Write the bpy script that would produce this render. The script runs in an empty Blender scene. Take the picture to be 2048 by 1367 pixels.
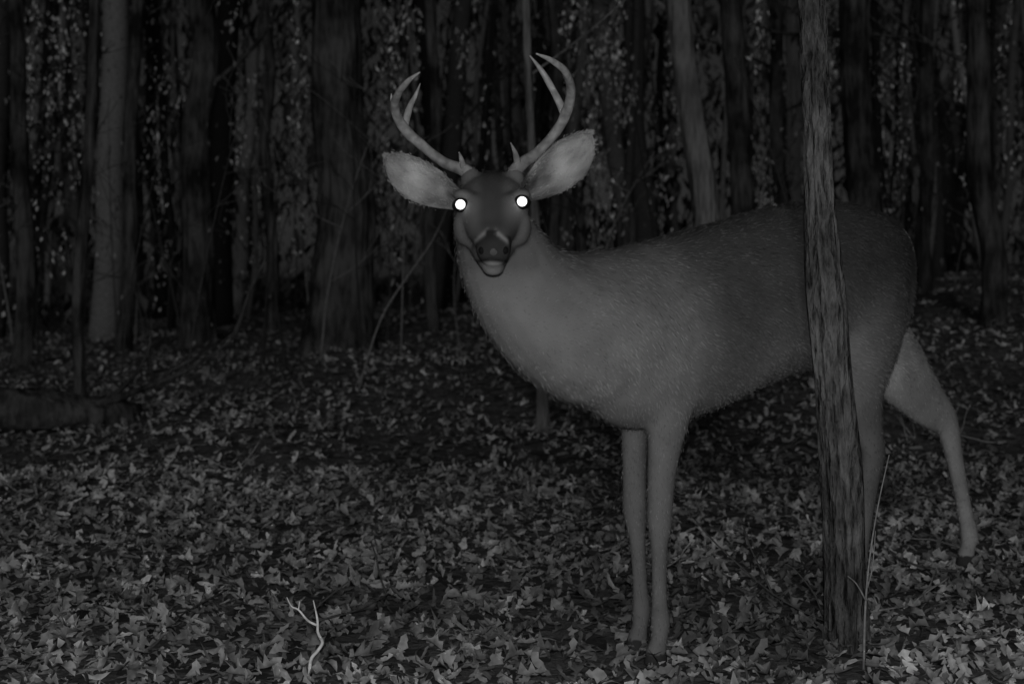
import bpy, math, random
import numpy as np
from mathutils import Vector, noise
random.seed(7); rng=np.random.default_rng(7)
scene=bpy.context.scene
scene.view_settings.view_transform='Standard'
scene.view_settings.look='None'
scene.view_settings.exposure=0

# ---------------------------------------------------------------- helpers
def sm(a,b,x):
    t=np.clip((np.asarray(x,float)-a)/(b-a),0,1); return t*t*(3-2*t)
def hgt(x,y):
    x=np.asarray(x,float); y=np.asarray(y,float)
    r=sm(3.8,10.5,y)*(0.52+0.065*np.clip(x,-6,6))
    far=0.015*np.clip(y-10,0,60)
    n=0.018*np.sin(x*2.1+y*1.3)*np.sin(y*1.7-x*.6)+0.010*np.sin(x*5.3+1)*np.sin(y*4.7)
    amp=sm(3.6,6,y)*1.6+0.35
    return r+far+n*amp-0.004
def mkobj(name,verts,faces,mat=None,parent=None,smooth=True,val=None,mats=None):
    me=bpy.data.meshes.new(name); me.from_pydata([tuple(map(float,v)) for v in verts],[],[tuple(map(int,f)) for f in faces]); me.update()
    ob=bpy.data.objects.new(name,me); scene.collection.objects.link(ob)
    if mat: me.materials.append(mat)
    if smooth: me.polygons.foreach_set('use_smooth',[True]*len(me.polygons))
    if val is not None:
        a=me.attributes.new('val','FLOAT','POINT'); a.data.foreach_set('value',np.asarray(val,np.float32))
    if parent: ob.parent=parent
    return ob
class MB:
    def __init__(s): s.v=[];s.f=[];s.a=[]
    def add(s,v,f,a=0.5):
        o=len(s.v); s.v+= [tuple(p) for p in v]; s.f+=[tuple(i+o for i in q) for q in f]
        s.a+= list(a) if hasattr(a,'__len__') else [a]*len(v)
def catmull(P,n):
    P=np.array(P,float); out=[]
    Q=np.vstack([2*P[0]-P[1],P,2*P[-1]-P[-2]])
    for i in range(1,len(Q)-2):
        for k in range(n):
            t=k/n; p0,p1,p2,p3=Q[i-1],Q[i],Q[i+1],Q[i+2]
            out.append(.5*((2*p1)+(-p0+p2)*t+(2*p0-5*p1+4*p2-p3)*t*t+(-p0+3*p1-3*p2+p3)*t**3))
    out.append(P[-1]); return np.array(out)
def tube(pts,side=(1,0,0),seg=16,n=4,rfun=None,power=1.0):
    P=[(p if len(p)==5 else (p[0],p[1],p[2],p[3],p[3])) for p in pts]
    C=catmull(P,n) if n>1 else np.array(P,float)
    C[:,3:]=np.maximum(C[:,3:],0.0008)
    v=[];f=[]; side=np.array(side,float)
    for i in range(len(C)):
        T=C[min(i+1,len(C)-1),:3]-C[max(i-1,0),:3]; T/=np.linalg.norm(T)+1e-9
        S=side-(side@T)*T; S/=np.linalg.norm(S)+1e-9; V=np.cross(T,S)
        for k in range(seg):
            a=2*math.pi*k/seg; m=1.0 if rfun is None else rfun(i,a,C[i])
            v.append(C[i,:3]+S*C[i,3]*math.cos(a)*m+V*C[i,4]*math.sin(a)*m)
    for i in range(len(C)-1):
        for k in range(seg):
            a=i*seg+k;b=i*seg+(k+1)%seg
            f.append((a,b,b+seg,a+seg))
    v.append(C[0,:3]);v.append(C[-1,:3]); c0=len(v)-2;c1=len(v)-1
    for k in range(seg):
        f.append((c0,(k+1)%seg,k)); o=(len(C)-1)*seg
        f.append((c1,o+k,o+(k+1)%seg))
    return v,f
def ell(c,r,rot=None,seg=16,rings=10):
    v=[];f=[]
    c=np.array(c)
    for i in range(1,rings):
        ph=math.pi*i/rings
        for k in range(seg):
            a=2*math.pi*k/seg
            p=np.array([r[0]*math.sin(ph)*math.cos(a),r[1]*math.sin(ph)*math.sin(a),r[2]*math.cos(ph)])
            if rot is not None: p=rot@p
            v.append(c+p)
    t=np.array([0,0,r[2]]); 
    if rot is not None: t=rot@t
    v.append(c+t); v.append(c-t); T=len(v)-2;B=len(v)-1
    for i in range(rings-2):
        for k in range(seg):
            a=i*seg+k;b=i*seg+(k+1)%seg; f.append((a,a+seg,b+seg,b))
    for k in range(seg):
        f.append((T,k,(k+1)%seg)); o=(rings-2)*seg; f.append((B,o+(k+1)%seg,o+k))
    return v,f
def fastmesh(name,P,K,quads,val,mat,parent=None,smooth=False):
    n=len(P); q=np.array(quads); m=q.shape[1]
    FF=(q[None]+K*np.arange(n)[:,None,None]).reshape(-1,m)
    me=bpy.data.meshes.new(name); nv=n*K; nf=len(FF)
    me.vertices.add(nv); me.vertices.foreach_set('co',P.reshape(-1).astype(np.float32))
    me.loops.add(nf*m); me.loops.foreach_set('vertex_index',FF.reshape(-1).astype(np.int32))
    me.polygons.add(nf); me.polygons.foreach_set('loop_start',np.arange(nf,dtype=np.int32)*m)
    me.update(calc_edges=True); me.validate()
    a=me.attributes.new('val','FLOAT','POINT'); a.data.foreach_set('value',np.repeat(val,K).astype(np.float32))
    me.materials.append(mat); ob=bpy.data.objects.new(name,me); scene.collection.objects.link(ob)
    if parent: ob.parent=parent
    return ob

# ---------------------------------------------------------------- materials
def newmat(name,rough=.85):
    m=bpy.data.materials.new(name); m.use_nodes=True; nt=m.node_tree
    b=nt.nodes['Principled BSDF']; b.inputs['Roughness'].default_value=rough
    b.inputs['Specular IOR Level'].default_value=0.1
    return m,nt,b
def N(nt,t,**k):
    n=nt.nodes.new(t)
    for a,b in k.items(): setattr(n,a,b)
    return n
def bark(name,lo,hi,scale=14,bump=.6,stretch=.18):
    m,nt,b=newmat(name,.95)
    tc=N(nt,'ShaderNodeTexCoord'); mp=N(nt,'ShaderNodeMapping'); mp.inputs['Scale'].default_value=(1,1,stretch)
    n1=N(nt,'ShaderNodeTexNoise'); n1.inputs['Scale'].default_value=scale*3; n1.inputs['Detail'].default_value=5; n1.inputs['Roughness'].default_value=.65
    n2=N(nt,'ShaderNodeTexNoise'); n2.inputs['Scale'].default_value=3.5; n2.inputs['Detail'].default_value=3
    vo=N(nt,'ShaderNodeTexVoronoi'); vo.inputs['Scale'].default_value=scale*2.2
    nt.links.new(tc.outputs['Object'],mp.inputs[0])
    for n in (n1,vo): nt.links.new(mp.outputs[0],n.inputs['Vector'])
    nt.links.new(tc.outputs['Object'],n2.inputs['Vector'])
    mul=N(nt,'ShaderNodeMath',operation='MULTIPLY'); nt.links.new(n1.outputs[0],mul.inputs[0]); nt.links.new(n2.outputs[0],mul.inputs[1])
    mr=N(nt,'ShaderNodeMapRange'); mr.inputs['From Min'].default_value=.15; mr.inputs['From Max'].default_value=.36
    mr.inputs['To Min'].default_value=lo; mr.inputs['To Max'].default_value=hi
    nt.links.new(mul.outputs[0],mr.inputs[0]); 
    cc=N(nt,'ShaderNodeCombineColor')
    for i in range(3): nt.links.new(mr.outputs[0],cc.inputs[i])
    nt.links.new(cc.outputs[0],b.inputs['Base Color'])
    ad=N(nt,'ShaderNodeMath',operation='ADD'); nt.links.new(n1.outputs[0],ad.inputs[0]); nt.links.new(vo.outputs['Distance'],ad.inputs[1])
    bp=N(nt,'ShaderNodeBump'); bp.inputs['Strength'].default_value=bump; bp.inputs['Distance'].default_value=.03
    nt.links.new(ad.outputs[0],bp.inputs['Height']); nt.links.new(bp.outputs[0],b.inputs['Normal'])
    return m
def valmat(name,mul=1.0,rough=.8,nscale=40,namp=.5,bump=0.0,stretch=None):
    m,nt,b=newmat(name,rough)
    at=N(nt,'ShaderNodeAttribute',attribute_name='val')
    tc=N(nt,'ShaderNodeTexCoord'); n1=N(nt,'ShaderNodeTexNoise'); n1.inputs['Scale'].default_value=nscale; n1.inputs['Detail'].default_value=1.5
    nt.links.new(tc.outputs['Object'],n1.inputs['Vector'])
    mr=N(nt,'ShaderNodeMapRange'); mr.inputs['From Min'].default_value=.25; mr.inputs['From Max'].default_value=.75
    mr.inputs['To Min'].default_value=(1-namp)*mul; mr.inputs['To Max'].default_value=(1+namp)*mul
    nt.links.new(n1.outputs[0],mr.inputs[0])
    mu=N(nt,'ShaderNodeMath',operation='MULTIPLY'); nt.links.new(mr.outputs[0],mu.inputs[0]); nt.links.new(at.outputs['Fac'],mu.inputs[1])
    cc=N(nt,'ShaderNodeCombineColor')
    for i in range(3): nt.links.new(mu.outputs[0],cc.inputs[i])
    nt.links.new(cc.outputs[0],b.inputs['Base Color'])
    if bump:
        bp=N(nt,'ShaderNodeBump'); bp.inputs['Strength'].default_value=bump; bp.inputs['Distance'].default_value=.004
        nt.links.new(n1.outputs[0],bp.inputs['Height']); nt.links.new(bp.outputs[0],b.inputs['Normal'])
    return m
m_fur=valmat('deer_fur',1,.95,14,.15,0)
m_antler=valmat('antler_bone',1,.6,60,.4,.2)
m_leaf=valmat('dead_leaf',1,.8,60,.35,0)
m_twig=valmat('twig_bark',1,.8,70,.35,0)
def soil():
    m,nt,b=newmat('forest_soil',.95)
    tc=N(nt,'ShaderNodeTexCoord')
    n1=N(nt,'ShaderNodeTexNoise'); n1.inputs['Scale'].default_value=22; n1.inputs['Detail'].default_value=6; n1.inputs['Roughness'].default_value=.7
    vo=N(nt,'ShaderNodeTexVoronoi'); vo.inputs['Scale'].default_value=22
    nt.links.new(tc.outputs['Object'],n1.inputs['Vector']); nt.links.new(tc.outputs['Object'],vo.inputs['Vector'])
    sep=N(nt,'ShaderNodeSeparateColor'); nt.links.new(vo.outputs['Color'],sep.inputs[0])
    mu=N(nt,'ShaderNodeMath',operation='MULTIPLY'); nt.links.new(n1.outputs[0],mu.inputs[0]); nt.links.new(sep.outputs[0],mu.inputs[1])
    mr=N(nt,'ShaderNodeMapRange'); mr.inputs['From Min'].default_value=0; mr.inputs['From Max'].default_value=.6
    mr.inputs['To Min'].default_value=.06; mr.inputs['To Max'].default_value=.30
    nt.links.new(mu.outputs[0],mr.inputs[0]); cc=N(nt,'ShaderNodeCombineColor')
    for i in range(3): nt.links.new(mr.outputs[0],cc.inputs[i])
    nt.links.new(cc.outputs[0],b.inputs['Base Color'])
    bp=N(nt,'ShaderNodeBump'); bp.inputs['Strength'].default_value=1; bp.inputs['Distance'].default_value=.05
    nt.links.new(mu.outputs[0],bp.inputs['Height']); nt.links.new(bp.outputs[0],b.inputs['Normal'])
    return m
m_soil=soil()
def plain(name,c,rough=.5,emit=0):
    m,nt,b=newmat(name,rough); 
    n=N(nt,'ShaderNodeTexNoise'); n.inputs['Scale'].default_value=80
    mr=N(nt,'ShaderNodeMapRange'); mr.inputs['To Min'].default_value=c*.8; mr.inputs['To Max'].default_value=c*1.2
    nt.links.new(n.outputs[0],mr.inputs[0]); cc=N(nt,'ShaderNodeCombineColor')
    for i in range(3): nt.links.new(mr.outputs[0],cc.inputs[i])
    nt.links.new(cc.outputs[0],b.inputs['Base Color'])
    if emit:
        b.inputs['Emission Color'].default_value=(1,1,1,1); b.inputs['Emission Strength'].default_value=emit
    return m
m_eye=plain('eye_dark',.015,.2); m_eyeglow=plain('eye_shine_emission',.9,.3,1.6)  # second material emits, imitating flash light thrown back by the eye
m_nose=plain('wet_nose',.11,.6); m_nostril=plain('nostril_dark',.012,.8)

# ---------------------------------------------------------------- ground
xs=np.concatenate([np.linspace(-120,-9,24)[:-1],np.linspace(-9,9,181),np.linspace(9,120,24)[1:]])
ys=np.concatenate([np.linspace(-60,0,12)[:-1],np.linspace(0,16,161),np.linspace(16,160,30)[1:]])
X,Y=np.meshgrid(xs,ys); Z=hgt(X,Y)
V=np.stack([X,Y,Z],-1).reshape(-1,3); nx=len(xs); ny=len(ys)
F=[(j*nx+i,j*nx+i+1,(j+1)*nx+i+1,(j+1)*nx+i) for j in range(ny-1) for i in range(nx-1)]
mkobj('ground',V,F,m_soil)

# ---------------------------------------------------------------- leaves
def leaves(name,xy,size,val,tilt,lift,mat=m_leaf,z=None,coarse=False,narrow=1.0):
    n=len(xy)
    if coarse: l=np.array([0,.45,1.0]); w=np.array([.04,.34,.02]); K=3
    else: l=np.array([0,.16,.34,.5,.68,.84,1.0]); w=np.array([.02,.22,.14,.31,.18,.24,.01]); K=7
    w=w*narrow
    L=np.repeat(l,3); S=np.tile([-1,0,1],K); W=np.repeat(w,3)*S
    c1=rng.uniform(-1.5,3.5,(n,1)); c2=rng.uniform(-1.0,1.0,(n,1)); tw=rng.uniform(-1,1,(n,1)); jag=rng.uniform(.55,1.35,(n,3*K))
    wm=rng.uniform(.45,1.1,(n,1))
    px=(L-.5)[None,:]+rng.uniform(-.04,.04,(n,3*K)); py=W[None,:]*jag*wm; pz=c1*py**2*1.5+c2*(px**2)+tw*px*py
    P=np.stack([px,py,pz],-1)*size[:,None,None]
    yaw=rng.uniform(0,2*np.pi,n); ti=tilt; az=rng.uniform(0,2*np.pi,n)
    if narrow<1: yaw=rng.normal(np.pi/2,.35,n); 
    def rotz(a): c,s=np.cos(a),np.sin(a); M=np.zeros((n,3,3)); M[:,0,0]=c;M[:,0,1]=-s;M[:,1,0]=s;M[:,1,1]=c;M[:,2,2]=1; return M
    def rotx(a): c,s=np.cos(a),np.sin(a); M=np.zeros((n,3,3)); M[:,1,1]=c;M[:,1,2]=-s;M[:,2,1]=s;M[:,2,2]=c;M[:,0,0]=1; return M
    R=rotz(az)@rotx(ti)@rotz(yaw)
    P=np.einsum('nij,nkj->nki',R,P)
    base=np.zeros((n,3)); base[:,:2]=xy; base[:,2]=(hgt(xy[:,0],xy[:,1])+lift) if z is None else z
    P=P+base[:,None,:]
    q=[]
    for i in range(K-1):
        a=i*3; q+= [(a,a+1,a+4,a+3),(a+1,a+2,a+5,a+4)]
    return fastmesh(name,P,3*K,q,val,mat)
def scatter(n,y0,y1,margin,px=1.0):
    y=y0+(y1-y0)*rng.random(n)**px; x=(rng.random(n)*2-1)*(y*.43+margin); return np.stack([x,y],-1)
xy=np.vstack([scatter(20000,1.8,5.2,.9),scatter(12000,5.0,9.0,1.2),scatter(7000,9,16,1.5)])
n=len(xy)
patch=np.array([noise.noise(Vector((p[0]*1.1,p[1]*1.1,3.0)))+.6*noise.noise(Vector((p[0]*4,p[1]*4,7.0))) for p in xy])
val=np.clip(rng.lognormal(-1.02,.36,n)*(1+.9*patch),.07,.75)
size=rng.uniform(.020,.064,n)
tilt=np.abs(rng.normal(0,.7,n))
lift=rng.uniform(.0,.035,n)
leaves('leaf_litter',xy,size,val,tilt,lift)

# ---------------------------------------------------------------- deer
aR=np.array([.725,.69]); aR=aR/np.linalg.norm(aR); nR=np.array([aR[1],-aR[0]])
S0=np.array([.33,2.83])
def T(t,w,z): p=S0+aR*t+nR*w; return (p[0],p[1],z)
side=(nR[0],nR[1],0)
B=MB()
tor=[(-.24,.745,.05,.06),(-.21,.735,.085,.125),(-.13,.724,.118,.198),(0,.730,.145,.214),(.15,.756,.164,.217),(.35,.798,.174,.214),(.55,.834,.168,.218),(.72,.868,.153,.198),(.88,.882,.135,.176),(.99,.876,.105,.155),(1.06,.868,.07,.11),(1.09,.865,.03,.05)]
B.add(*tube([T(t,0,z)+(w,h) for t,z,w,h in tor],side,28,4))
B.add(*tube([(.42,2.90,.76,.12,.16),(.30,2.80,.745,.135,.18),(.18,2.715,.745,.135,.178),(.09,2.655,.778,.124,.150),(.02,2.615,.838,.107,.122),(-.018,2.60,.905,.095,.102),(-.038,2.60,.965,.080,.082),(-.04,2.60,1.02,.055,.055)],(.8,-.6,0),24,4))
hx=-.040
B.add(*tube([(hx,2.64,1.025,.035,.035),(hx,2.61,1.022,.058,.056),(hx,2.565,1.012,.070,.064),(hx,2.52,.998,.074,.066),(hx,2.48,.978,.067,.060),(hx,2.445,.957,.052,.052),(hx+.002,2.41,.937,.040,.043),(hx+.004,2.38,.921,.035,.037),(hx+.005,2.352,.908,.033,.033),(hx+.005,2.336,.900,.026,.027),(hx+.005,2.328,.896,.014,.014)],(1,0,0),24,4))
for s in (-1,1):
    B.add(*ell((hx+s*.056,2.485,1.022),(.024,.028,.013)))
    B.add(*ell((hx+s*.050,2.505,.958),(.030,.045,.040)))
    B.add(*ell((hx+s*.045,2.55,1.055),(.022,.025,.03)))
    B.add(*ell((hx+.004+s*.020,2.345,.910),(.013,.015,.014)))
B.add(*ell((hx,2.475,.985),(.020,.05,.040)))
B.add(*ell((hx,2.56,.950),(.078,.07,.06)))
B.add(*tube([(hx,2.52,.925,.052,.03),(hx,2.45,.902,.038,.026),(hx+.003,2.395,.881,.025,.019),(hx+.004,2.37,.872,.020,.014),(hx+.004,2.358,.871,.010,.008)],(1,0,0),16,4))
def leg(pts,n=5): B.add(*tube(pts,side,16,n))
leg([(.42,2.83,.86,.03,.06),(.41,2.81,.78,.05,.10),(.385,2.79,.68,.060,.095),(.358,2.775,.59,.054,.070),(.344,2.765,.50,.037,.048),(.333,2.755,.41,.029,.035),(.328,2.745,.335,.027,.031),(.328,2.742,.30,.025,.028),(.326,2.738,.25,.0175,.020),(.326,2.735,.15,.0165,.019),(.328,2.733,.095,.021,.023),(.325,2.728,.06,.018,.019),(.318,2.72,.035,.021,.026),(.315,2.717,.004,.025,.032)])
leg([(.29,2.95,.84,.035,.06),(.285,2.93,.74,.05,.08),(.290,2.90,.65,.048,.065),(.290,2.89,.57,.040,.045),(.286,2.875,.49,.030,.035),(.284,2.865,.41,.026,.031),(.283,2.855,.335,.027,.030),(.285,2.85,.30,.025,.028),(.289,2.845,.25,.0175,.020),(.294,2.84,.15,.0165,.019),(.297,2.836,.095,.021,.023),(.293,2.83,.06,.018,.019),(.287,2.823,.035,.021,.026),(.284,2.82,.004,.025,.032)])
leg([(.975,3.38,.95,.05,.10),(.975,3.345,.86,.078,.15),(.95,3.285,.74,.072,.14),(.91,3.215,.63,.060,.11),(.905,3.185,.54,.042,.072),(.915,3.17,.46,.030,.050),(.922,3.155,.41,.027,.040),(.905,3.13,.35,.023,.032),(.882,3.10,.24,.019,.023),(.86,3.07,.13,.018,.021),(.85,3.055,.09,.022,.025),(.84,3.045,.055,.019,.021),(.828,3.035,.03,.023,.028),(.824,3.03,.004,.026,.034)])
B.add(*tube([T(.93,.06,.90)+(.06,.08),T(.97,.06,.80)+(.05,.07),T(.93,.07,.70)+(.03,.05)],side,16,4))
leg([(.86,3.48,.95,.06,.10),(.89,3.51,.86,.08,.14),(.98,3.54,.74,.07,.145),(1.08,3.58,.645,.06,.13),(1.165,3.63,.56,.05,.105),(1.24,3.68,.485,.038,.078),(1.300,3.715,.43,.030,.052),(1.320,3.72,.37,.026,.038),(1.339,3.715,.27,.022,.028),(1.359,3.705,.15,.021,.025),(1.369,3.70,.09,.025,.029),(1.362,3.692,.055,.021,.023),(1.352,3.682,.03,.024,.029),(1.349,3.68,.002,.027,.035)])
raw=mkobj('deer_raw',B.v,B.f)
md=raw.modifiers.new('r','REMESH'); md.mode='VOXEL'; md.voxel_size=.0056
sm1=raw.modifiers.new('s','SMOOTH'); sm1.iterations=4; sm1.factor=.5
dg=bpy.context.evaluated_depsgraph_get(); me=bpy.data.meshes.new_from_object(raw.evaluated_get(dg))
bpy.data.objects.remove(raw)
nv=len(me.vertices); co=np.empty(nv*3,np.float32); me.vertices.foreach_get('co',co); co=co.reshape(-1,3).astype(float)
ed=np.empty(len(me.edges)*2,np.int32); me.edges.foreach_get('vertices',ed); ed=ed.reshape(-1,2)
wgt=(sm(2.62,2.70,co[:,1])*sm(.50,.60,co[:,2]))[:,None]*.5
deg=np.bincount(ed.reshape(-1),minlength=nv)[:,None].astype(float)
for it in range(90):
    acc=np.zeros_like(co)
    for c in range(3):
        acc[:,c]=np.bincount(ed[:,0],co[ed[:,1],c],nv)+np.bincount(ed[:,1],co[ed[:,0],c],nv)
    co+= (acc/deg-co)*wgt
me.vertices.foreach_set('co',co.reshape(-1).astype(np.float32)); me.update()
deer=bpy.data.objects.new('white_tailed_deer',None); scene.collection.objects.link(deer)
me.materials.clear(); me.materials.append(m_fur)
body=bpy.data.objects.new('body',me); scene.collection.objects.link(body); body.parent=deer
def albedo(co):
    t=(co[:,:2]-S0)@aR; z=co[:,2]
    topz=.95+.12*sm(0,.7,t); rel=(topz-z)/.42
    a=.112+.155*sm(.35,.98,rel)
    a=a*(1-.28*sm(.45,.95,t)*(1-sm(.9,1.2,rel)*.4))
    # darker band behind the shoulder, pale patch on the upper foreleg / chest
    a=a*(1-.22*np.exp(-((t-.10)/.07)**2-((z-.62)/.14)**2))
    nk=sm(.08,-.08,t)*sm(1.0,.9,z); a=a*(1-nk)+(.20+.10*sm(.95,.7,z))*nk
    lg=sm(.62,.5,z); a=a*(1-lg)+.23*lg
    hl=sm(.5,.6,t)*sm(.6,.5,z); a=a*(1-.22*hl)
    d2=np.exp(-(((co[:,0]-1.12)/.14)**2+((z-.59)/.12)**2)*1.1)*(co[:,1]>3.5); a=a*(1-d2)+.6*d2
    rr=sm(1.03,1.08,t); a=a*(1-rr)+.38*rr
    a=np.where(z<.036,.06,a)
    hd=(co[:,1]<2.60)&(co[:,0]<.06)&(z>.86)
    x=co[:,0]-hx; y=co[:,1]; ax=np.abs(x)
    face=.175+0*z
    face=face*(1-.48*sm(.036,.012,ax)*sm(.935,.96,z))
    ring=np.exp(-(((ax-.062)/.028)**2+((z-.994)/.030)**2)); face=face+.10*ring
    br=np.exp(-(((ax-.038)/.014)**2+((z-1.026-.4*(ax-.04))/.006)**2)); face=face*(1-.7*br)
    ms=sm(2.392,2.378,y)*sm(.884,.890,z)*sm(.939,.932,z); face=face*(1-ms)+.055*ms
    cv=np.exp(-((z-(.950-.80*ax))/.0055)**2)*sm(.004,.009,ax)*sm(.036,.030,ax)*sm(2.45,2.43,y); face=face*(1-cv)+.50*cv
    dt=sm(.012,.006,ax-.25*np.abs(z-.935))*sm(.925,.93,z)*sm(.95,.943,z)*(y<2.43); face=face*(1-dt)+.05*dt
    chin=(y<2.46)*sm(.890,.886,z); face=face*(1-chin)+.24*chin
    lip=np.exp(-((z-.8805)/.0042)**2)*sm(2.43,2.41,y)*sm(.026,.018,ax); face=face*(1-lip)+.42*lip
    mouth=np.exp(-((z-.8895+.12*ax)/.004)**2)*sm(2.45,2.43,y); face=face*(1-mouth)+.02*mouth
    hb=sm(2.60,2.56,y)*hd*sm(.06,.05,co[:,0])*sm(.86,.885,z)
    hb=np.maximum(hb,(y<2.44)*1.0)
    return a*(1-hb)+face*hb
me.attributes.new('val','FLOAT','POINT').data.foreach_set('value',(albedo(co)*.95).astype(np.float32))
me.polygons.foreach_set('use_smooth',[True]*len(me.polygons))
def coat(me,n):
    nf=len(me.polygons); ar=np.empty(nf,np.float32); me.polygons.foreach_get('area',ar)
    ce=np.empty(nf*3,np.float32); me.polygons.foreach_get('center',ce); ce=ce.reshape(-1,3).astype(float)
    nm=np.empty(nf*3,np.float32); me.polygons.foreach_get('normal',nm); nm=nm.reshape(-1,3).astype(float)
    ok=(ce[:,2]>.05)&(ce[:,1]>2.42)
    pr=np.where(ok,ar,0); pr=pr/pr.sum(); idx=rng.choice(nf,n,p=pr)
    c=ce[idx]; N_=nm[idx]; c=c+rng.normal(0,.0028,(n,3))
    t=(c[:,:2]-S0)@aR; z=c[:,2]
    head=(sm(2.62,2.5,c[:,1]))[:,None]; legw=sm(.62,.5,z)[:,None]; neck=(sm(.05,-.1,t))[:,None]
    flow=np.tile(np.array([aR[0],aR[1],-.55]),(n,1))
    flow=flow*(1-neck)+np.array([.55,.25,-.8])*neck
    flow=flow*(1-legw)+np.array([0,0,-1.])*legw
    hf=np.stack([np.sign(c[:,0]-hx)*.35,np.full(n,1.),np.full(n,.15)],-1)
    flow=flow*(1-head)+hf*head
    flow+=rng.normal(0,.15,(n,3))
    flow-= (flow*N_).sum(1,keepdims=True)*N_; flow/=np.linalg.norm(flow,axis=1,keepdims=True)+1e-9
    ln=(.0125*(1-.65*head[:,0])*(1-.45*legw[:,0])*rng.uniform(.6,1.3,n))[:,None]
    lift=(rng.uniform(.10,.32,n)*(1-.3*head[:,0]))[:,None]
    sd=np.cross(N_,flow); sd+=N_*rng.normal(0,.25,(n,1)); sd/=np.linalg.norm(sd,axis=1,keepdims=True)
    w=(.0011*rng.uniform(.7,1.4,n)*(1-.4*head[:,0]))[:,None]
    b=c-N_*.0015
    mid=b+(flow*.55+N_*lift*.75)*ln; tip=b+(flow+N_*lift)*ln
    P=np.stack([b-sd*w,b+sd*w,mid+sd*w*.8,mid-sd*w*.8,tip,tip+sd*w*.15],1)
    cl=np.array([noise.noise(Vector((p[0]*28,p[1]*28,p[2]*16))) for p in c])
    v=albedo(c)*rng.uniform(.74,1.22,n)*(1+.22*cl)
    fastmesh('coat_hair',P,6,[(0,1,2,3),(3,2,5,4)],v,m_fur,deer)
coat(me,110000)
v,f=ell((hx+.005,2.3345,.909),(.016,.012,.015)); mkobj('nose_pad',v,f,m_nose,deer)
for s in (-1,1):
    v,f=ell((hx+.005+s*.0215,2.335,.907),(.007,.008,.008)); mkobj('nostril',v,f,m_nostril,deer)
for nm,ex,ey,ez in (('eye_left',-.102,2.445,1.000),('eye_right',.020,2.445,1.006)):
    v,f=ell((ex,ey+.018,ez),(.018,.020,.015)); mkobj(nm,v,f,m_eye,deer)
    v,f=ell((ex,ey-.001,ez),(.0098,.005,.0098)); mkobj(nm+'_shine_glow',v,f,m_eyeglow,deer)  # glowing disc over the pupil, eyeshine put in as emission
def ear(name,base,tip,wd,nrm,cup,asym):
    base=np.array(base);tip=np.array(tip); ax=tip-base; L=np.linalg.norm(ax); ax/=L
    nrm=np.array(nrm,float); nrm-=nrm@ax*ax; nrm/=np.linalg.norm(nrm); sd=np.cross(ax,nrm)
    v=[];f=[];va=[]; nl=30; nw=16
    for i in range(nl+1):
        l=i/nl; w=wd*(.40+.60*math.sin(min(l/.5,1)*math.pi/2)) if l<.5 else wd*max(0,1-((l-.5)/.5)**2.1)**.68
        w=max(w,.001)
        for k in range(nw+1):
            s=k/nw*2-1
            cd=cup*(1-.75*l)
            ws=w*(1+.28*asym*s)
            jit=1+.02*noise.noise(Vector((l*5,s*3,base[0]*9)))
            p=base+ax*L*l+sd*s*ws*jit*(1-.25*(1-l)*abs(s))+nrm*(cd*(s*s)-.35*cd+.012*math.sin(l*3.1))
            v.append(p); nz=noise.noise(Vector((l*4,s*2,base[0]*20)))+.5*noise.noise(Vector((l*9,s*6,base[0]*20)))
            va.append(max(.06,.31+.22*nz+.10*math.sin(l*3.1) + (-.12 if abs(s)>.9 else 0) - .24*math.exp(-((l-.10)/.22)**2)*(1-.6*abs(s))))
    for i in range(nl):
        for k in range(nw):
            a=i*(nw+1)+k; f.append((a,a+1,a+nw+2,a+nw+1))
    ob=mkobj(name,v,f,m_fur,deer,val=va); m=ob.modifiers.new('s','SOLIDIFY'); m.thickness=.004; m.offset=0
    V_=np.array(v); n=1800; ii=rng.integers(0,len(V_),n); c=V_[ii]+rng.normal(0,.0025,(n,3))
    fl=ax*1.0+rng.normal(0,.25,(n,3)); fl-= (fl@nrm)[:,None]*nrm*.8; fl/=np.linalg.norm(fl,axis=1,keepdims=True)
    sdv=np.cross(fl,nrm); w_=.0007; ln=rng.uniform(.003,.007,(n,1)); b=c+nrm*.002; mid=b+fl*ln*.5+nrm*.001; tp=b+fl*ln+nrm*.001
    P_=np.stack([b-sdv*w_,b+sdv*w_,mid+sdv*w_*.8,mid-sdv*w_*.8,tp,tp+sdv*w_*.2],1)
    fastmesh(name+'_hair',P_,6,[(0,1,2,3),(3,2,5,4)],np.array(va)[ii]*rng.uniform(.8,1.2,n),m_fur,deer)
    return ob
ear('ear_left',(-.100,2.545,1.010),(-.258,2.53,1.104),.046,(-.1,-1,.1),.045,-1)
ear('ear_right',(.022,2.545,1.026),(.162,2.53,1.150),.050,(.1,-1,.1),.045,1)
def ant(name,lists):
    M=MB()
    for p in lists:
        v,f=tube([(q[0],q[1],q[2],q[3]*.9) for q in p],(0,1,.3),12,5,rfun=lambda i,a,c:1+.09*math.sin(3*a+i*.4)+.1*noise.noise(Vector((c[0]*60,c[2]*60,a)))); 
        M.add(v,f,[.27+.16*min(1,max(0,(q[2]-1.07)/.2)) for q in v])
    mkobj(name,M.v,M.f,m_antler,deer,val=M.a)
ant('antler_right',[
 [(.0,2.55,1.062,.017),(.012,2.55,1.083,.0155),(.053,2.58,1.116,.0125),(.092,2.58,1.161,.012),(.113,2.55,1.199,.0122),(.120,2.50,1.234,.0105),(.104,2.43,1.26,.008),(.075,2.38,1.274,.006),(.046,2.35,1.281,.0015)],
 [(.112,2.56,1.187,.010),(.092,2.555,1.230,.0085),(.064,2.53,1.274,.0065),(.036,2.51,1.306,.0015)],
 [(.012,2.55,1.088,.009),(.007,2.53,1.11,.006),(-.003,2.51,1.13,.001)]])
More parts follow.
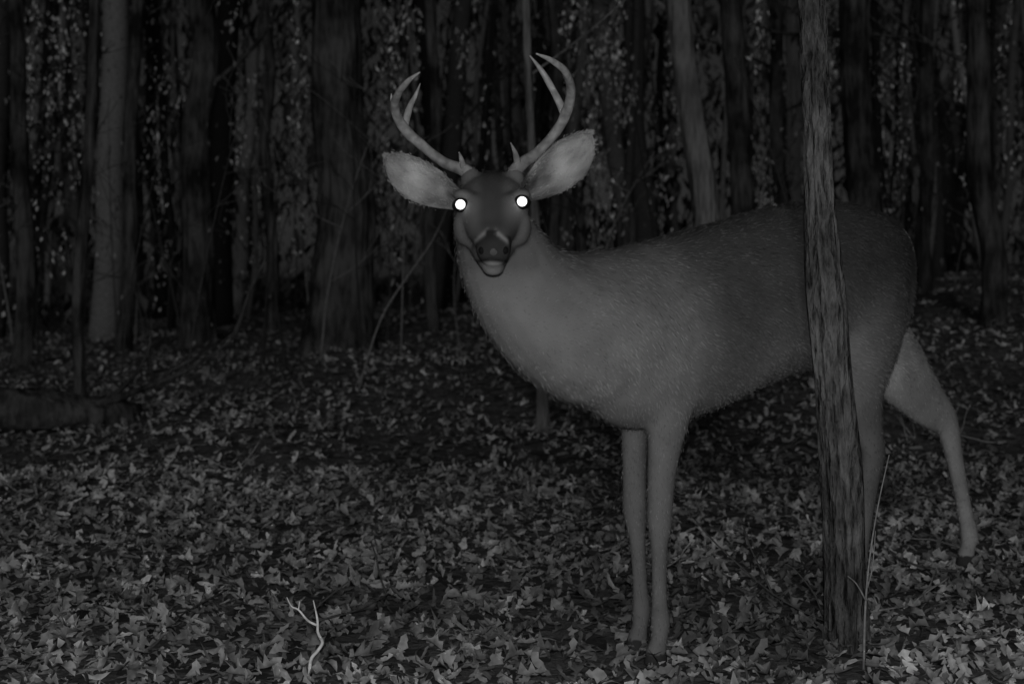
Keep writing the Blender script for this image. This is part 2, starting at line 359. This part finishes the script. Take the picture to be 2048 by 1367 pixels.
ant('antler_left',[
 [(-.082,2.55,1.06,.017),(-.097,2.55,1.077,.0155),(-.145,2.58,1.098,.0125),(-.187,2.58,1.13,.012),(-.223,2.55,1.165,.012),(-.237,2.50,1.199,.0105),(-.224,2.44,1.22,.008),(-.202,2.39,1.234,.006),(-.176,2.36,1.247,.0015)],
 [(-.222,2.55,1.168,.009),(-.213,2.56,1.205,.0075),(-.2,2.56,1.232,.005),(-.190,2.56,1.258,.001)],
 [(-.237,2.50,1.20,.006),(-.243,2.50,1.215,.004),(-.244,2.50,1.228,.001)],
 [(-.100,2.545,1.083,.008),(-.104,2.53,1.10,.005),(-.108,2.52,1.112,.001)]])
v,f=tube([T(1.04,0,1.0)+(.03,.02),T(1.09,0,.97)+(.035,.022),T(1.115,0,.90)+(.042,.022),T(1.12,0,.80)+(.038,.02),T(1.11,0,.72)+(.022,.014),T(1.105,0,.67)+(.003,.003)],side,14,5)
mkobj('tail',v,f,m_fur,deer,val=[.04 if q[2]<.93 else .45 for q in v])

# ---------------------------------------------------------------- trees
def trunk(M,pts,val=.5,seg=18,rough=.10,limbs=0,flare=True,n=None,lim_z=1.5,fl=.7):
    pts=[(p[0],p[1],p[2],p[3]) for p in pts]
    seedo=random.random()*50
    H=pts[-1][2]-pts[0][2]
    n=n or max(3,int(H/.12/(len(pts)-1)))
    def rf(i,a,c):
        zz=c[2]; m=1+rough*(noise.noise(Vector((math.cos(a)*2.2+seedo,math.sin(a)*2.2,zz*1.1)))*1.2+noise.noise(Vector((math.cos(a)*6+seedo,math.sin(a)*6,zz*2.5)))*.7)
        if flare: m*=1+fl*math.exp(-max(0,zz-pts[0][2])/ (c[3]*1.6+.01))*(1+.25*math.sin(a*4+seedo))
        return m
    v,f=tube(pts,(1,0,0),seg,n,rf); M.add(v,f,val)
    C=catmull(pts,8)
    for k in range(limbs):
        i=random.randint(int(len(C)*.12),len(C)-2); c=C[i]
        if c[2]<lim_z: continue
        limb(M,c[:3],c[3]*random.uniform(.2,.42),random.uniform(.7,2.0),val,2)
def limb(M,p,r,L,val,depth,dirv=None):
    if dirv is None:
        a=random.uniform(0,2*math.pi); dirv=np.array([math.cos(a),math.sin(a),random.uniform(.2,1.1)])
    dirv=dirv/np.linalg.norm(dirv); P=[]; p=np.array(p,float); d=dirv.copy()
    for i in range(5):
        P.append((p[0],p[1],p[2],max(r*(1-i/4.6),.002))); p=p+d*L/4; d=d+np.array([random.uniform(-.3,.3),random.uniform(-.3,.3),random.uniform(-.15,.3)]); d/=np.linalg.norm(d)
    v,f=tube(P,(.3,.9,.1),6,2); M.add(v,f,val)
    if depth>0:
        for k in range(3):
            q=P[random.randint(1,4)]; dd=d+np.array([random.uniform(-1,1),random.uniform(-1,1),random.uniform(-.5,.8)])
            limb(M,q[:3],max(r*.45,.003),L*.55,val,depth-1,dd)
m_bark=bark('dark_bark',.02,.15,9,.9)
m_barkmid=bark('grey_bark',.16,.34,14,.7)
m_barkfore=bark('sapling_bark',.03,.28,24,1.0,.30)
def tree(name,x,y,r,top=(0,0),H=9,mat=None,limbs=7,lean=None):
    z0=float(hgt(x,y))-.05; M=MB()
    tx,ty=top
    pts=[(x+tx*k+random.uniform(-.05,.05)*(k>0)*(k<1.1),y+ty*k,z0+H*k,r*(1-.55*k)) for k in (0,.06,.12,.19,.26,.34,.42,.6,.8,1)]
    trunk(M,pts,.5,22,.16,limbs,True,None,2.2,.4)
    mkobj(name,M.v,M.f,mat or m_bark)
M=MB()
trunk(M,[(.785,2.87,-.03,.046),(.778,2.87,.15,.045),(.768,2.87,.38,.048),(.746,2.87,.62,.044),(.730,2.87,.80,.042),(.716,2.87,1.02,.031),(.706,2.87,1.25,.030),(.698,2.88,1.5,.030),(.675,2.9,2.2,.027),(.64,2.95,3.2,.022),(.6,3.0,4.6,.012)],.5,36,.34,9,True,16,1.9,.15)
mkobj('young_tree',M.v,M.f,m_barkfore)
def P(u,y): return (u-1024)/2472*y
spec=[(683,8.6,.20,(-.02,0),m_bark),(395,10,.13,(.1,0),m_bark),(245,9.2,.055,(.25,0),m_bark),(163,6.9,.034,(.12,0),m_bark),
 (40,8.5,.06,(-.1,0),m_bark),(868,9.5,.050,(.05,0),m_bark),(1108,11,.06,(.02,0),m_bark),(1432,7.6,.085,(-.75,.3),m_barkmid),
 (1475,8.8,.085,(-.2,0),m_bark),(1740,8.2,.11,(-.35,0),m_bark),(1985,8.4,.085,(-.5,0),m_bark),(1850,10,.06,(.2,0),m_bark),(1560,10.5,.06,(0,0),m_bark),(545,11,.05,(-.2,0),m_bark)]
for u,y,r,tp,mt in spec: tree('oak_tree',P(u,y),y,r,tp,9,mt)
M=MB(); trunk(M,[(.15,6.0,.1,.030),(.14,6.0,.6,.026),(.11,6.0,1.2,.022),(.07,6.0,2.1,.02),(.03,6.0,3.4,.012),(0,6,4.4,.004)],.5,12,.1,6,True,8,1.6); mkobj('sapling',M.v,M.f,m_barkmid)

M=MB()
for i in range(150):
    y=random.uniform(11.5,28); x=random.uniform(-1,1)*(y*.45+1); r=random.choice([.02,.03,.05,.07,.1,.14])*random.uniform(.7,1.3)
    z0=float(hgt(x,y))-.1; l=random.uniform(-.9,.9)
    pts=[(x+l*k+random.uniform(-.06,.06),y,z0+9*k,r*(1-.5*k)) for k in (0,.1,.2,.3,.45,.6,1)]
    v,f=tube(pts,(1,0,0),8,3); M.add(v,f,random.choice([.02,.04,.08,.15,.25]))
    if i%2==0:
        for k in range(3): limb(M,(x+l*.3,y,z0+random.uniform(1.5,6)),.02,1.3,.08,1)
mkobj('distant_trees',M.v,M.f,m_twig,val=M.a)
M=MB()
for i in range(75):
    y=random.uniform(6.5,13); x=random.uniform(-1,1)*(y*.44+.5); r=random.uniform(.004,.012)
    if 1.0<x/y*10<3.4 and y<6.8: continue
    z0=float(hgt(x,y))-.03; H=random.uniform(.5,3.0); l=random.uniform(-.3,.3)*H; c=random.uniform(-.1,.1)
    pts=[(x+l*k*k+c*math.sin(k*3),y,z0+H*k,r*(1-.7*k)) for k in (0,.25,.5,.75,1)]
    vv=random.choice([.04,.06,.1,.2]); v,f=tube(pts,(1,0,0),6,3); M.add(v,f,vv)
    for k in range(random.randint(1,6)):
        kk=random.uniform(.3,.95); limb(M,(x+l*kk*kk+c*math.sin(kk*3),y,z0+H*kk),r*.5,random.uniform(.2,.6),vv,1)
v,f=tube([(P(715,7),7,float(hgt(P(715,7),7)),.006),(P(760,7),7,.62,.006),(P(810,7),7.05,.86,.005),(P(865,7.1),7.1,1.08,.004),(P(900,7.1),7.1,1.3,.002)],(1,0,0),6,4); M.add(v,f,.25)
mkobj('understory_saplings',M.v,M.f,m_twig,val=M.a)
# small leaves still hanging on the understory: bright vertical sprays with dark gaps between
cols=[(20,.4),(60,.9),(110,.9),(150,1.2),(205,.8),(310,.9),(335,.5),(480,1),(500,.5),(590,.5),(765,1.2),(790,.8),(830,.5),(930,.6),(985,.7),(1140,1),(1180,1.6),(1215,2.2),(1245,1.4),(1320,.6),(1340,.5),(1525,.9),(1640,1),(1660,.8),(1760,.8),(1800,.8),(1930,.6),(2010,.6)]
pp=[];zz=[];vv=[];ss=[]
for u,dn in cols:
    for c in range(int(19*dn)):
        y=random.uniform(8.8,12.5); uu=u+random.gauss(0,13); x=P(uu,y); z0=float(hgt(x,y))
        h=random.uniform(.5,2.2) if random.random()<.35 else random.uniform(1.8,4.3)
        br=random.lognormvariate(-.3,.5)
        for k in range(random.randint(4,20)):
            pp.append((x+random.gauss(0,.022),y+random.gauss(0,.1))); zz.append(z0+h+random.gauss(0,.15)); vv.append(min(.95,br*random.uniform(.5,1.6))); ss.append(random.uniform(.018,.06))
for k in range(8500):
    y=random.uniform(8.8,15); x=random.uniform(-1,1)*y*.44; h=random.uniform(0,4.9)*random.random()**.4
    q=noise.noise(Vector((x*2.6,y*.7,h*.6)))
    if q<-.12: continue
    pp.append((x,y)); zz.append(float(hgt(x,y))+h)
    vv.append(min(.6,random.lognormvariate(-2.1,.6)*(1+1.8*max(q,-.5)))); ss.append(random.uniform(.018,.055))
pp=np.array(pp); zz=np.array(zz); n=len(pp)
leaves('understory_foliage',pp,np.array(ss),np.array(vv),rng.uniform(1.1,1.57,n),0,z=zz,coarse=True,narrow=.8)
n=24000; yy=rng.uniform(15,26,n); xx=(rng.random(n)*2-1)*yy*.46; hh=rng.uniform(0,9.5,n)
pn=np.array([noise.noise(Vector((a*1.2,b*.3,c*.3))) for a,b,c in zip(xx,yy,hh)])
leaves('distant_foliage',np.stack([xx,yy],-1),rng.uniform(.10,.34,n),np.clip(.07*(1+2.8*pn),.012,.3),rng.uniform(.8,1.57,n),0,z=hgt(xx,yy)+hh,coarse=True,narrow=.6)

# ---------------------------------------------------------------- log, sticks
M=MB(); 
v,f=tube([(-3.6,6.0,.24,.10),(-3.0,6.05,.25,.11),(-2.5,6.1,.22,.105),(-2.15,6.2,.19,.09),(-1.9,6.3,.15,.07)],(0,0,1),16,6,lambda i,a,c:1+.25*noise.noise(Vector((i*.3,math.cos(a)*2,math.sin(a)*2))))
M.add(v,f,.5); limb(M,(-2.3,6.15,.2),.03,1.0,.5,1,np.array([1,.2,.15])); limb(M,(-2.9,6.05,.25),.03,.8,.5,1,np.array([.3,-.2,.9]))
mkobj('fallen_log',M.v,M.f,m_bark)
def stick(name,lists,val):
    M=MB()
    for p in lists: v,f=tube(p,(.2,.9,.1),8,4); M.add(v,f,val)
    mkobj(name,M.v,M.f,m_twig,val=M.a)
stick('dead_twig',[[(-.430,2.62,-.01,.004),(-.427,2.62,.044,.0038),(-.412,2.62,.066,.0036),(-.402,2.62,.084,.0034),(-.410,2.61,.108,.003),(-.411,2.61,.135,.0025),(-.418,2.6,.178,.001)],[(-.411,2.61,.122,.0025),(-.430,2.6,.136,.0024),(-.449,2.6,.158,.002),(-.462,2.59,.168,.0015),(-.472,2.59,.187,.0008)],[(-.449,2.6,.158,.0015),(-.447,2.6,.176,.0008)]],.9)
stick('seedling',[[(.768,2.70,-.01,.003),(.772,2.70,.138,.0025),(.782,2.70,.249,.002),(.800,2.70,.36,.0015),(.824,2.70,.47,.001)],[(.774,2.70,.15,.002),(.75,2.69,.19,.0015),(.728,2.68,.21,.0007)],[(.776,2.70,.18,.002),(.79,2.71,.22,.0015),(.80,2.72,.30,.0007)]],.3)
M=MB()
for i in range(90):
    y=random.uniform(2.7,9); x=random.uniform(-1,1)*y*.43; L=random.uniform(.12,.4); a=random.uniform(0,6.28)
    z0=float(hgt(x,y))+.03; limb(M,(x,y,z0),random.uniform(.002,.005),L,random.choice([.08,.15,.3,.4]),random.choice([0,0,1]),np.array([math.cos(a),math.sin(a),random.uniform(-.02,.12)]))
mkobj('fallen_sticks',M.v,M.f,m_twig,val=M.a)

# ---------------------------------------------------------------- trail camera that took the picture, with its lit flash
tc=bpy.data.objects.new('trail_camera',None); scene.collection.objects.link(tc)
def box(name,c,s,mat,par):
    v=[(c[0]+i*s[0]/2,c[1]+j*s[1]/2,c[2]+k*s[2]/2) for i in (-1,1) for j in (-1,1) for k in (-1,1)]
    f=[(0,1,3,2),(4,6,7,5),(0,4,5,1),(2,3,7,6),(0,2,6,4),(1,5,7,3)]
    ob=mkobj(name,v,f,mat,par,False); m=ob.modifiers.new('b','BEVEL'); m.width=.008; m.segments=3; return ob
box('housing',(0,-.09,.87),(.10,.06,.14),m_eye,tc)
box('led_window',(0,-.058,.92),(.07,.006,.03),m_nose,tc)
M=MB(); trunk(M,[(0,-.28,-.05,.16),(0,-.28,1,.145),(.05,-.3,3,.13),(.1,-.4,6,.09),(.1,-.5,9,.03)],.5,20,.12,7,True,10,3)
mkobj('oak_tree',M.v,M.f,m_bark)
fl=bpy.data.lights.new('flash','POINT'); fl.energy=74; fl.shadow_soft_size=.03; fo=bpy.data.objects.new('flash',fl); scene.collection.objects.link(fo); fo.location=(0,-.02,.925); fo.parent=tc

EL=14; AZ=2
d=Vector((math.sin(math.radians(AZ))*math.cos(math.radians(EL)),math.cos(math.radians(AZ))*math.cos(math.radians(EL)),-math.sin(math.radians(EL))))
sl=bpy.data.lights.new('sun','SUN'); sl.energy=.26; sl.angle=math.radians(14); so=bpy.data.objects.new('sun',sl); scene.collection.objects.link(so)
so.rotation_euler=d.to_track_quat('-Z','Y').to_euler(); so.location=(-3,-20,8)
w=bpy.data.worlds.new('World'); scene.world=w; w.use_nodes=True; nt=w.node_tree
bg=nt.nodes['Background']; sky=nt.nodes.new('ShaderNodeTexSky'); sky.sky_type='NISHITA'; sky.sun_disc=False
sky.sun_elevation=math.radians(EL); sky.sun_rotation=math.radians(180+AZ)
bw=nt.nodes.new('ShaderNodeRGBToBW'); nt.links.new(sky.outputs[0],bw.inputs[0]); nt.links.new(bw.outputs[0],bg.inputs['Color']); bg.inputs['Strength'].default_value=.0035
cam=bpy.data.cameras.new('camera'); cam.lens=43.45; cam.sensor_width=36; cam.shift_y=-.06; cam.clip_end=600
cam.dof.use_dof=True; cam.dof.focus_distance=2.7; cam.dof.aperture_fstop=4.0
co_=bpy.data.objects.new('camera',cam); scene.collection.objects.link(co_); co_.location=(0,0,.85); co_.rotation_euler=(math.radians(90),0,0)
scene.camera=co_
